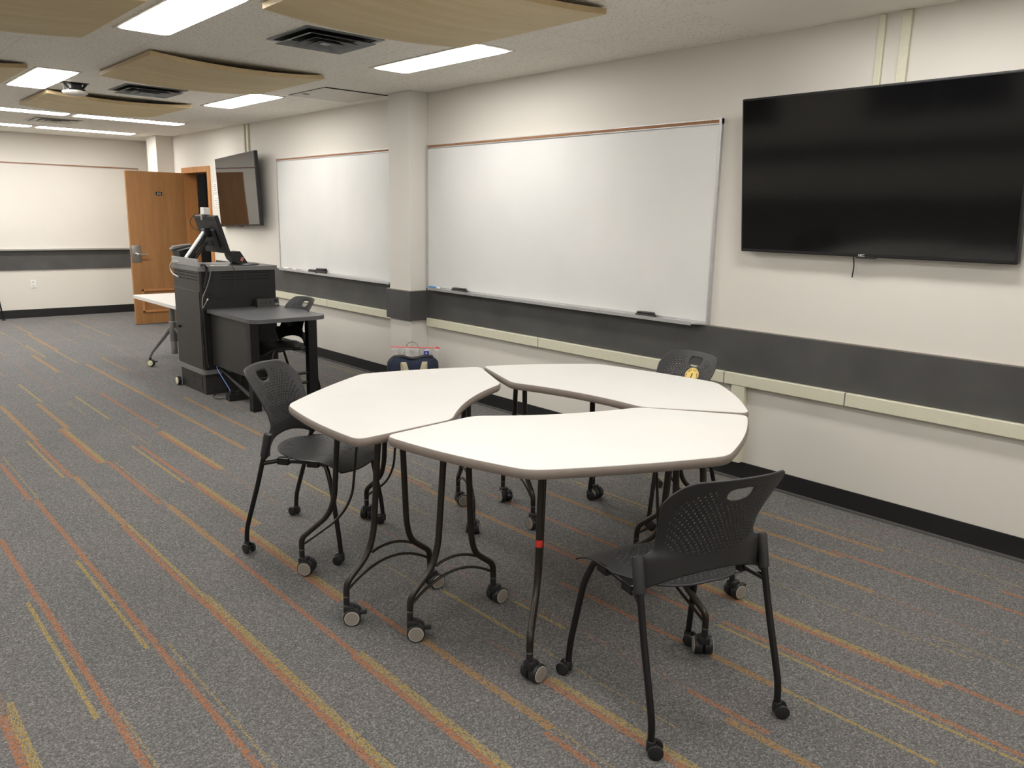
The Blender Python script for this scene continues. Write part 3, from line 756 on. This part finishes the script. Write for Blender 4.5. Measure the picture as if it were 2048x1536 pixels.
def make_chair():
    t = thing('stacking_chair', '', 'chair')
    perforated(seat_pt, 46, 31, seat_hole, None, None, 'seat', 'plastic', t)
    bk = perforated(back_pt, 48, 28, back_hole, in_handle, snap_handle, 'backrest', 'plastic', t)
    for sg in (-1, 1):
        sl = MB(); sl.tube([(sg*.238, .102, .468), (sg*.2375, .106, .472), (sg*.2365, .127, .572), (sg*.2365, .129, .578), (sg*.2365, .1295, .579)], [.0165, .0185, .0185, .0165, .008], 16)
        sl.build('sleeve', 'plastic', t)
    for sg in (-1, 1):
        l1 = MB().tube([(sg*.243, .0, .03), (sg*.243, .002, .11), (sg*.240, .07, .34), (sg*.237, .118, .53)], .0112, 12, .05).build('leg', 'blacksteel', t)
        small_caster(l1, sg*.243, 0, 0)
        l2 = MB().tube([(sg*.256, .478, .03), (sg*.256, .470, .12), (sg*.236, .428, .36), (sg*.222, .405, .425)], .0112, 12, .05).build('leg', 'blacksteel', t)
        small_caster(l2, sg*.256, .478, 0)
        MB().tube([(sg*.222, .405, .425), (sg*.216, .392, .448), (sg*.212, .34, .455), (sg*.214, .17, .45), (sg*.236, .100, .438)], .0105, 12, .03).build('seat_rail', 'blacksteel', t)
    for yy in (.19, .335):
        cb = MB(); cb.tube([(-.213, yy, .452), (.213, yy, .452)], .009, 10)
        for sg in (-1, 1): cb.box(sg*.212-.018, sg*.212+.018, yy-.028, yy+.028, .434, .466, .003)
        cb.build('seat_support', 'blacksteel', t, smooth=False)
    return t
CH0 = make_chair()
GC = 'black perforated stacking chairs'
chairs = [((1.947, 1.203), -.285, 'black perforated chair in front, its back turned to the camera', (200, 40, 10, 45)),
          ((1.608, 3.555), -2.512, 'black perforated chair with its seat under the left meeting table', (228, 200, 228, 10)),
          ((3.614, 2.559), 1.378, 'black perforated chair behind the back meeting table with a yellow sticker', (60, 100, 30, 60)),
          ((3.208, 6.30), 1.591, 'black perforated chair tucked under the grey desk beside the lectern', (20, 40, 60, 80))]
CHS = []
for i, ((x, y), rz, lab, rot) in enumerate(chairs):
    o = CH0 if i == 0 else copy_tree(CH0)
    o.location = (x, y, 0); o.rotation_euler = (0, 0, rz); tag(o, lab, 'chair', GC); CHS.append(o)
    k = 0
    for lg in o.children:
        for cc in lg.children: cc.rotation_euler = (0, 0, math.radians(rot[{(-1, 1): 0, (-1, 0): 1, (1, 1): 2, (1, 0): 3}[(1 if cc.location.x > 0 else -1, 1 if cc.location.y > .2 else 0)]])-rz); k += 1
# round warning sticker on the third chair's backrest
def chair_sticker(parent):
    cx, cz, R_ = -.02, .712, .056
    def on(x, z, off):
        best = min(((Vector((p.x-x, 0, p.z-z)).length, p) for p in (back_pt(-1+a/60, c/60) for a in range(121) for c in range(61))), key=lambda q: q[0])[1]
        return best
    base = on(cx, cz, 0); e = .012
    px, mx = on(cx+.03, cz, 0), on(cx-.03, cz, 0); pz, mz = on(cx, cz+.03, 0), on(cx, cz-.03, 0)
    ax = (px-mx).normalized(); az = (pz-mz).normalized(); nn = ax.cross(az).normalized()
    if nn.y < 0: nn = -nn
    # seen from the front of the chair: right-hand axis points to -x
    rx = -ax; up = az
    o0 = base+nn*.0048
    disc = MB(); n = 36
    V = [o0+nn*.0006]+[o0+(rx*math.cos(2*PI*k/n)+up*math.sin(2*PI*k/n))*R_+nn*.0006 for k in range(n)]
    V2 = [p-nn*.0012 for p in V]
    disc.add(V+V2, [[0, 1+k, 1+(k+1) % n] for k in range(n)]+[[n+1, n+2+(k+1) % n, n+2+k] for k in range(n)]+[[1+k, n+2+k, n+2+(k+1) % n, 1+(k+1) % n] for k in range(n)])
    d_ = disc.build('sticker', 'yellow', parent); d_['label'] = 'round yellow DO NOT SIT HERE sticker'
    msg = 'DO NOT SIT HERE'; Rm = Matrix((rx, up, nn)).transposed()
    for k, ch in enumerate(msg):
        if ch == ' ': continue
        a = PI/2+(len(msg)-1)/2*.225-k*.225
        p = o0+(rx*math.cos(a)+up*math.sin(a))*R_*.78+nn*.0012
        text_part('sticker_text', ch, .0135, 'ink', d_, p, (Rm @ Matrix.Rotation(a-PI/2, 3, 'Z')).to_euler())
    ex = MB(); q = o0+up*.012+nn*.0012
    def qd(c, w0, w1, h0, h1): ex.add([c+rx*w0*-1+up*h1, c+rx*w0+up*h1, c+rx*w1+up*h0, c+rx*-w1+up*h0], [[0, 1, 2, 3]])
    qd(o0+nn*.0012, .0045, .003, -.012, .024); qd(o0+nn*.0012, .004, .004, -.026, -.018)
    ex.build('sticker_text', 'ink', d_, smooth=False)
chair_sticker(CHS[2])

# ------------------------------------------------------------------ lectern and desk
LXX, LXR, LY0, LY1 = 2.503, 3.178, 6.757, 7.36
t = thing('lectern', 'tall black lectern cabinet with vent slots in the middle of the room', 'lectern', (0, 0, 0))
MB().use('podium').box(LXX, LXX+.02, LY0, LY1, .215, 1.058, .002).use('podiumdark').box(LXX+.02, LXR, LY0, LY1, .215, 1.058, .002).build('cabinet', None, t, smooth=False)
MB().use('podium').box(LXX-.006, LXX, LY0+.012, LY1-.012, .225, .892, .002).build('door', None, t, smooth=False)
kn = MB().cyl((LXX-.016, 7.262, .545), (1, 0, 0), .012, .02, 12, .003); kn.build('door_knob', 'black', t)
sl = MB()
for row in range(3):
    z = 1.036-row*.026
    for a, c in ((2.53, 2.55), (2.582, 2.625), (2.684, 2.896), (2.915, 3.127)): sl.box(a, c, LY0-.0015, LY0+.002, z-.005, z+.003)
    for a, c in ((6.79, 7.055), (7.078, 7.335)): sl.box(LXX-.0015, LXX+.002, a, c, z-.005, z+.003)
sl.build('vent_slots', 'slot', t, smooth=False)
MB().prism(rrect(LXX-.012, LXR+.018, LY0-.016, LY1+.02, .012), 1.058, 1.094).build('top', 'deskedge', t, smooth=False)
g = MB(); g.box(LXX-.008, LXX+.006, LY0+.002, LY1+.01, 1.094, 1.160, .004)
g.add([(LXX-.008, LY0+.002, 1.094), (LXX+.006, LY0+.002, 1.094), (LXX-.008, LY0-.012, 1.094), (LXX+.006, LY0-.012, 1.094), (LXX-.008, LY0+.002, 1.14), (LXX+.006, LY0+.002, 1.14)], [[0, 2, 4], [1, 5, 3], [2, 3, 5, 4], [0, 1, 3, 2]])
g.build('side_gallery', 'galley', t, smooth=False)
MB().prism(rrect(LXX-.022, LXX+.5, LY0-.022, LY1+.02, .03), .18, .216).build('bumper_strip', 'deskedge', t, smooth=False)
MB().box(LXX+.004, LXR-.02, LY0+.002, LY1-.03, .0, .18, .003).build('plinth', 'podium', t, smooth=False)
MB().box(LXX+.002, LXX+.006, 6.83, 6.84, .045, .15).box(LXX+.002, LXX+.006, 7.02, 7.03, .06, .075).box(LXX+.002, LXX+.006, 7.02, 7.03, .12, .135).build('plinth_slot', 'slot', t, smooth=False)
cs = MB().use('caster').cyl((LXX-.028, 7.325, .04), (1, 0, 0), .04, .03, 22, .005).use('cream').cyl((LXX-.045, 7.325, .04), (1, 0, 0), .031, .006, 22, .002)
cs.build('caster', None, t)

t = thing('desk', 'low grey topped side desk attached in front of the lectern', 'desk', (0, 0, 0))
pl = [(2.545, 6.742), (2.545, 5.93)]
for k in range(7):
    a = PI+PI/2*k/6; pl.append((2.545+.09+.09*math.cos(a), 5.93+.09*math.sin(a)))
for k in range(7):
    a = 1.5*PI+PI/2*k/6; pl.append((3.20-.11+.11*math.cos(a), 5.95+.11*math.sin(a)))
pl += [(3.20, 6.742)]
MB().use('desktop').prism(pl, .711, .742).build('desktop', None, t, smooth=False)
MB().box(2.575, 2.593, 6.0, 6.742, .262, .706, .002).build('side_panel', 'podium', t, smooth=False)
MB().box(2.562, 2.632, 5.925, 6.0, 0, .711, .004).build('leg', 'blacksteel', t, smooth=False)
lg = MB().box(3.085, 3.165, 5.985, 6.05, 0, .711, .004); lg.add([(3.165, 5.985, .14), (3.165, 6.05, .14), (3.165, 5.985, .0), (3.165, 6.05, .0), (3.195, 5.985, .0), (3.195, 6.05, .0)], [[0, 2, 4], [1, 5, 3], [0, 4, 5, 1], [2, 3, 5, 4]])
lg.build('leg', 'blacksteel', t, smooth=False)
MB().tube([(2.62, 6.70, .235), (2.62, 6.02, .07)], .017, 8).build('brace', 'black', t)
MB().tube([(2.63, 6.015, .17), (3.09, 6.015, .17)], .012, 8).tube([(2.63, 6.015, .25), (3.09, 6.015, .25)], .012, 8).build('crossbar', 'blacksteel', t)

# things on the lectern
t = thing('desktop_monitor', 'black computer monitor on an aluminium arm standing on the lectern', 'monitor', (2.76, 7.085, 1.36))
R = Matrix.Rotation(math.radians(-17), 4, 'Y')
def mp(o): o.matrix_local = R; return o
mp(MB().box(-.018, .016, -.242, .242, -.165, .165, .006).box(-.034, -.014, -.15, .15, -.11, .05, .008).build('housing', 'black', t, smooth=False))
mp(MB().box(.015, .0175, -.232, .232, -.155, .155).build('display', 'screen_matt', t, smooth=False))
mp(MB().box(-.0195, -.017, -.22, .22, .128, .132).box(-.037, -.033, -.05, .12, -.10, -.05, .002).build('rear_slot', 'slot', t, smooth=False))
arm = MB().use('silver'); e0, e1 = Vector((2.515, 7.07, 1.155)), Vector((2.69, 7.07, 1.385)); dv = (e1-e0)
ra = Matrix.Rotation(-math.atan2(dv.z, dv.x), 3, 'Y'); cc = (e0+e1)/2-Vector((2.76, 7.085, 1.36))
arm.box(cc.x-dv.length/2, cc.x+dv.length/2, cc.y-.028, cc.y+.028, cc.z-.006, cc.z+.010, .006, ra)
arm.use('black'); c2 = cc+Vector((.018, 0, -.016)); arm.box(c2.x-dv.length/2, c2.x+dv.length/2, c2.y-.026, c2.y+.026, c2.z-.016, c2.z+.012, .006, ra)
arm.tube([(-.20, -.015, -.25), (-.16, -.015, -.20), (-.06, -.02, -.07)], .016, 10, .02).cyl((-.195, -.01, -.245), (0, 0, 1), .04, .04, 20, .006)
arm.box(-.085, -.03, -.055, .025, -.03, .05, .008)
arm.build('monitor_arm', None, t)
t = thing('webcam', 'small white webcam clipped on top of the monitor, with a looping black cable', 'webcam', (2.715, 7.09, 1.525))
MB().box(-.03, .02, -.04, .04, .0, .06, .004).build('camera_body', 'white', t, smooth=False)
MB().box(-.042, .03, -.03, .03, -.006, .002, .002).box(-.046, -.036, -.03, .0, -.05, .0, .003).build('clip', 'greycable', t, smooth=False)
MB().tube(smoothpath([(-.02, .04, .012), (-.05, .10, .0), (-.075, .15, -.045), (-.078, .15, -.09), (-.06, .12, -.125), (-.035, .06, -.142), (-.03, .0, -.15)]), .0028, 6).build('cable', 'black', t)
t = thing('desk_phone', 'black desk telephone on the left end of the lectern', 'telephone', (2.56, 7.27, 1.096))
MB().box(-.05, .10, -.085, .085, .005, .05, .008).add([(-.05, -.085, .05), (.10, -.085, .05), (.10, .085, .05), (-.05, .085, .05), (-.06, -.085, .115), (.07, -.085, .145), (.07, .085, .145), (-.06, .085, .115)], [[0, 1, 2, 3], [4, 5, 6, 7], [0, 1, 5, 4], [1, 2, 6, 5], [2, 3, 7, 6], [3, 0, 4, 7]]).build('base', 'black', t, smooth=False)
MB().tube([(-.085, .05, .118), (-.06, .05, .135), (.02, .05, .15), (.085, .05, .152), (.10, .05, .145)], [.014, .02, .015, .02, .013], 10).build('handset', 'greycable', t)
t = thing('touch_panel', 'black control panel with a pink label on a curved stand right of the monitor', 'control panel', (2.93, 6.93, 1.094))
MB().lathe([(.125, 0), (.128, .006), (.118, .014), (.05, .018), (.01, .019)], (.045, 0, 0)).build('base', 'black', t)
V = []; F = []
prf = [(-.11, .12), (-.105, .085), (-.09, .05), (-.06, .022), (-.03, .012), (.055, .012), (.045, .03), (-.015, .122)]
V = [(x, -.06, z) for x, z in prf]+[(x, .06, z) for x, z in prf]; n = len(prf)
F = [list(range(n)), [n+k for k in range(n)][::-1]]+[[k, (k+1) % n, n+(k+1) % n, n+k] for k in range(n)]
MB().add(V, F).build('stand', 'black', t)
MB().add([(.044, -.045, .034), (.044, .045, .034), (-.013, .045, .12), (-.013, -.045, .12), (.047, -.045, .036), (.047, .045, .036), (-.010, .045, .122), (-.010, -.045, .122)], [[0, 1, 2, 3], [4, 5, 6, 7], [0, 1, 5, 4], [1, 2, 6, 5], [2, 3, 7, 6], [3, 0, 4, 7]]).build('display', 'screen_matt', t, smooth=False)
MB().box(-.012, .012, -.0615, -.06, .035, .07, 0, Matrix.Rotation(.35, 3, 'Y')).build('label', 'pink', t, smooth=False)
t = thing('power_strip', 'dark outlet box with three sockets standing on the grey desk', 'power strip', (3.06, 6.70, .742))
MB().add([(-.10, -.045, 0), (.10, -.045, 0), (.10, .03, 0), (-.10, .03, 0), (-.10, -.03, .07), (.10, -.03, .07), (.10, .03, .07), (-.10, .03, .07)], [[0, 3, 2, 1], [4, 5, 6, 7], [0, 1, 5, 4], [1, 2, 6, 5], [2, 3, 7, 6], [3, 0, 4, 7]]).build('housing', 'podium', t, smooth=False)
so = MB()
for k in range(3):
    for dz in (0, .012): so.box(-.07+k*.045, -.066+k*.045, -.0445, -.036, .026+dz, .032+dz)
so.box(.06, .085, -.042, -.032, .038, .06, .003); so.build('socket', 'slot', t, smooth=False)
MB().box(.06, .095, -.0445, -.0375, .012, .028, .002).build('plug', 'greycable', t, smooth=False)
tag(MB().box(2.60, 2.70, 6.84, 6.95, 1.094, 1.097).box(2.63, 2.78, 6.80, 6.86, 1.0975, 1.099).build('paper_sheet', 'white', smooth=False), 'loose white papers lying on the lectern top by the monitor base', 'paper')
def cable(name, pts, rad, m, label):
    return tag(MB().tube(smoothpath(pts), rad, 8).build(name, m), label, 'cable')
yc = 6.728
cable('lectern_cable', [(2.62, 6.86, 1.10), (2.584, yc, 1.108), (2.591, yc, 1.079), (2.583, yc, 1.018), (2.563, yc, .958), (2.541, yc, .903), (2.516, yc, .852), (2.507, yc, .796), (2.505, yc, .752)], .0042, 'greycable', 'grey cable hanging down the corner of the lectern front')
cable('lectern_cable', [(2.80, 6.84, 1.10), (2.775, yc, 1.106), (2.795, yc, 1.068), (2.80, yc, 1.02), (2.79, yc, .967), (2.796, yc, .934), (2.76, yc, .873), (2.709, yc, .832), (2.65, yc, .825), (2.599, yc, .852), (2.563, yc, .891)], .0022, 'caster', 'thin dark cable looping across the lectern front')
cable('lectern_cable', [(2.57, 6.87, 1.105), (2.545, yc-.004, 1.112), (2.559, yc-.004, 1.08), (2.553, yc-.004, 1.029), (2.537, yc-.004, .959), (2.532, yc-.004, .922)], .009, 'black', 'thick black cable draped over the lectern top edge')
t = thing('video_cable', 'short grey cable with a metal connector tip sticking up at the desk corner', 'cable', (0, 0, 0))
MB().tube([(2.507, yc, .752), (2.53, yc, .79), (2.548, yc, .818)], .0038, 8, .01).build('lead', 'greycable', t)
MB().tube([(2.548, yc, .818), (2.556, yc, .832)], .006, 8).build('connector', 'silver', t)
cable('lectern_cable', [(2.50, 7.196, 1.117), (2.47, 7.24, 1.118), (2.462, 7.30, 1.09), (2.464, 7.32, 1.05), (2.47, 7.28, 1.01), (2.488, 7.2, .985)], .006, 'offwhite', 'pale cable bowing out from the left side of the lectern')
cable('lectern_cable', [(2.505, 6.735, .75), (2.512, 6.725, .68), (2.515, 6.72, .5), (2.515, 6.71, .3), (2.52, 6.70, .25)], .008, 'black', 'black cable bundle running down between the lectern and the grey desk')
cable('network_cable', [(2.60, 6.72, .275), (2.575, 6.66, .24), (2.57, 6.58, .20), (2.578, 6.50, .14), (2.585, 6.45, .10), (2.59, 6.43, .066)], .0036, 'bluecable', 'blue network cable curving down under the grey desk')
cable('power_cable', [(2.62, 6.73, .05), (2.559, 6.71, .006), (2.515, 6.62, .005), (2.524, 6.54, .005), (2.568, 6.50, .012)], .0045, 'caster', 'dark cord looping on the carpet beside the lectern foot')
t = thing('power_strip', 'black power strip on the carpet under the grey desk', 'power strip', (2.65, 6.445, 0))
MB().box(-.085, .17, -.045, .045, .0, .062, .004).build('housing', 'black', t, smooth=False)
MB().box(-.065, -.03, -.02, .02, .062, .085, .004).build('plug', 'caster', t, smooth=False)
MB().box(.0, .05, -.025, .02, .062, .078, .004).build('plug', 'caster', t, smooth=False)

# side table behind the lectern
t = thing('flip_top_table', 'pale topped table on a grey wheeled column leg behind the lectern', 'table', (0, 0, 0))
MB().prism(rrect(2.525, 3.5, 7.44, 8.68, .04), .672, .702).build('tabletop', 'laminate', t)
for x in (2.715, 3.28):
    lg = MB().cyl((x, 8.10, .50), (0, 0, 1), .027, .344, 18).cyl((x, 8.10, .375), (0, 0, 1), .036, .20, 18, .003).cyl((x, 8.10, .215), (0, 0, 1), .031, .12, 18, .003)
    for sg in (-1, 1):
        fx, fy = x-.155*sg, 8.10+.27*sg
        lg.tube([(x, 8.10, .42), (x-.02*sg, 8.10+.035*sg, .40), (fx+.015*sg, fy-.03*sg, .15), (fx, fy, .10), (fx, fy, .07)], [.024, .024, .014, .013, .012], 12)
    ob = lg.build('leg', 'grey_tube', t)
    for sg in (-1, 1):
        fx, fy = x-.155*sg, 8.10+.27*sg
        MB().use('caster').cyl((fx+.005, fy-.006, .038), (-.74, -.67, 0), .038, .03, 22, .004).cyl((fx, fy, .075), (0, 0, 1), .014, .03, 12).box(fx+.03, fx+.06, fy-.03, fy-.018, .045, .055).use('cream').cyl((fx+.005-.014, fy-.006-.0125, .038), (-.74, -.67, 0), .028, .01, 22, .002).build('caster', None, ob)
    MB().cyl((x, 8.10, .478), (0, 0, 1), .038, .008, 18).cyl((x, 8.10, .277), (0, 0, 1), .037, .006, 18).build('collar', 'alu', t)

# ------------------------------------------------------------------ bag by the pillar
BA = -.50
t = thing('duffel_bag', 'navy canvas bag with beige straps on the carpet against the pillar', 'bag', (3.845, 5.585, 0), BA)
def bag_mesh():
    nu, nv = 28, 20; V = []; F = []
    for i in range(nu+1):
        x = -.215+.43*i/nu; e = abs(x)/.215; sq = max(.0, 1-e**7)
        for j in range(nv):
            a = 2*PI*j/nv; cy, cz = math.cos(a), math.sin(a)
            sup = lambda c_: math.copysign(abs(c_)**.62, c_)
            hgt = .178-.018*math.exp(-(x/.09)**2)+.006*math.sin(x*31)
            V.append((x*(1-.015*(cz < -.5)), sup(cy)*.10*(.55+.45*sq)*(1-.10*max(0, cz)), .19+sup(cz)*(hgt+.012 if cz > 0 else .188)*(.72+.28*sq)))
    for i in range(nu):
        for j in range(nv): F.append([i*nv+j, i*nv+(j+1) % nv, (i+1)*nv+(j+1) % nv, (i+1)*nv+j])
    F.append(list(range(nv))[::-1]); F.append([nu*nv+j for j in range(nv)])
    return MB().add(V, F)
bag_mesh().build('body', 'navy', t)
MB().ribbon(smoothpath([(-.17, -.02, .378), (-.09, -.03, .384), (0, -.045, .362), (.09, -.03, .379), (.17, -.02, .376)], 6), .035, .004, (0, 1, .25)).build('zip_flap', 'podium', t, smooth=False)
for sg in (-1, 1):
    P = [(sg*.09, -.108, .02), (sg*.09, -.112, .12), (sg*.09, -.112, .24), (sg*.092, -.104, .335), (sg*.082, -.118, .325), (sg*.062, -.127, .25), (sg*.045, -.13, .16)]
    MB().ribbon(smoothpath(P, 5), .042, .004, (1, 0, 0)).build('front_strap', 'strap', t, smooth=False)
MB().ribbon(smoothpath([(-.07, .06, .35), (-.062, .05, .42), (-.035, .045, .475), (0, .045, .49), (.035, .045, .475), (.062, .05, .42), (.07, .06, .35)], 6), .03, .004, (0, 1, 0)).build('carry_handle', 'taupe', t, smooth=False)
MB().ribbon(smoothpath([(.212, -.01, .26), (.238, -.02, .23), (.246, -.03, .17), (.236, -.03, .10), (.225, -.03, .04)], 5), .03, .004, (0, 1, 0)).ribbon(smoothpath([(-.212, -.02, .22), (-.228, -.03, .17), (-.228, -.03, .10), (-.218, -.03, .03)], 5), .03, .004, (0, 1, 0)).build('shoulder_strap', 'strap', t, smooth=False)
rg = MB()
for q in ((-.225, -.05, .215), (.225, -.05, .235), (.222, -.06, .15)): rg.tube([(q[0]+.012*math.cos(k*PI/4), q[1], q[2]+.012*math.sin(k*PI/4)) for k in range(9)], .003, 6)
rg.build('strap_ring', 'chrome', t)
t = thing('zip_pouch', 'clear plastic pouch with a red slider resting on the navy bag', 'pouch', (3.865, 5.60, .366), BA)
V = []; F = []; nu, nv = 16, 5
for i in range(nu+1):
    x = -.185+.40*i/nu
    for j in range(nv+1):
        k = j/nv; bul = .012*math.sin(PI*k)*(.6+.4*math.sin(i*1.7))
        V += [(x, -.006-bul+.004*math.sin(i*2.1+j), .0+.085*k-.016*(i/nu)), (x, .006+bul, .0+.085*k-.016*(i/nu))]
for i in range(nu):
    for j in range(nv):
        for sd in (0, 1):
            a = (i*(nv+1)+j)*2+sd; c = ((i+1)*(nv+1)+j)*2+sd; F.append([a, c, c+2, a+2])
MB().add(V, F).build('pouch_body', 'clear', t)
MB().tube([(-.195, 0, .088), (.225, 0, .068)], .0055, 8).box(.19, .215, -.009, .009, .062, .085, .003).build('slider', 'red', t)
MB().box(.085, .13, -.019, -.017, .0, .05).build('blue_card', 'bluelabel', t, smooth=False)
MB().box(.088, .127, -.02, -.0185, .052, .06).box(.1, .112, -.0205, -.019, .025, .036).build('white_label', 'white', t, smooth=False)

# ------------------------------------------------------------------ small wall things
t = thing('wall_outlet', 'white double outlet low on the end wall below the dark band', 'outlet', (2.512, FY, .483))
MB().box(-.036, .036, -.006, 0, -.058, .058, .002).build('cover_plate', 'white', t, smooth=False)
MB().box(-.014, .014, -.008, -.005, .012, .036, .002).box(-.014, .014, -.008, -.005, -.036, -.012, .002).build('socket', 'offwhite', t, smooth=False)
for i, (z0, z1, dy, lab) in enumerate([(1.80, 1.92, 0, 'upper white notice on the wall between the door and the tilted screen'), (1.62, 1.76, -.02, 'lower white notice on the wall between the door and the tilted screen')]):
    t = thing('paper_notice', lab, 'notice', (WX, 10.56+dy, z0), 0, 'paper notices by the door')
    MB().box(-.002, 0, -.06, .06, 0, z1-z0).build('sheet', 'white', t, smooth=False)
    ln = MB()
    for k in range(4): ln.box(-.0026, -.0018, -.045, .045-.02*(k % 2), .02+k*.025, .026+k*.025)
    ln.build('text_lines', 'greycable', t, smooth=False)
t = thing('tripod_stand', 'slim dark stand leg at the left edge against the end wall', 'stand', (1.9, 12.97, 0))
for fx, fy in ((.172, .07), (-.172, .07), (0, -.25)):
    lg = MB().tube([(fx, fy, .012), (fx*.06, fy*.06, 1.42)], .011, 10).build('leg', 'blacksteel', t)
    MB().box(fx-.02, fx+.02, fy-.02, fy+.02, 0, .022, .004).build('foot', 'black', lg, smooth=False)
MB().cyl((0, 0, 1.44), (0, 0, 1), .025, .08, 16, .004).build('head', 'blacksteel', t)
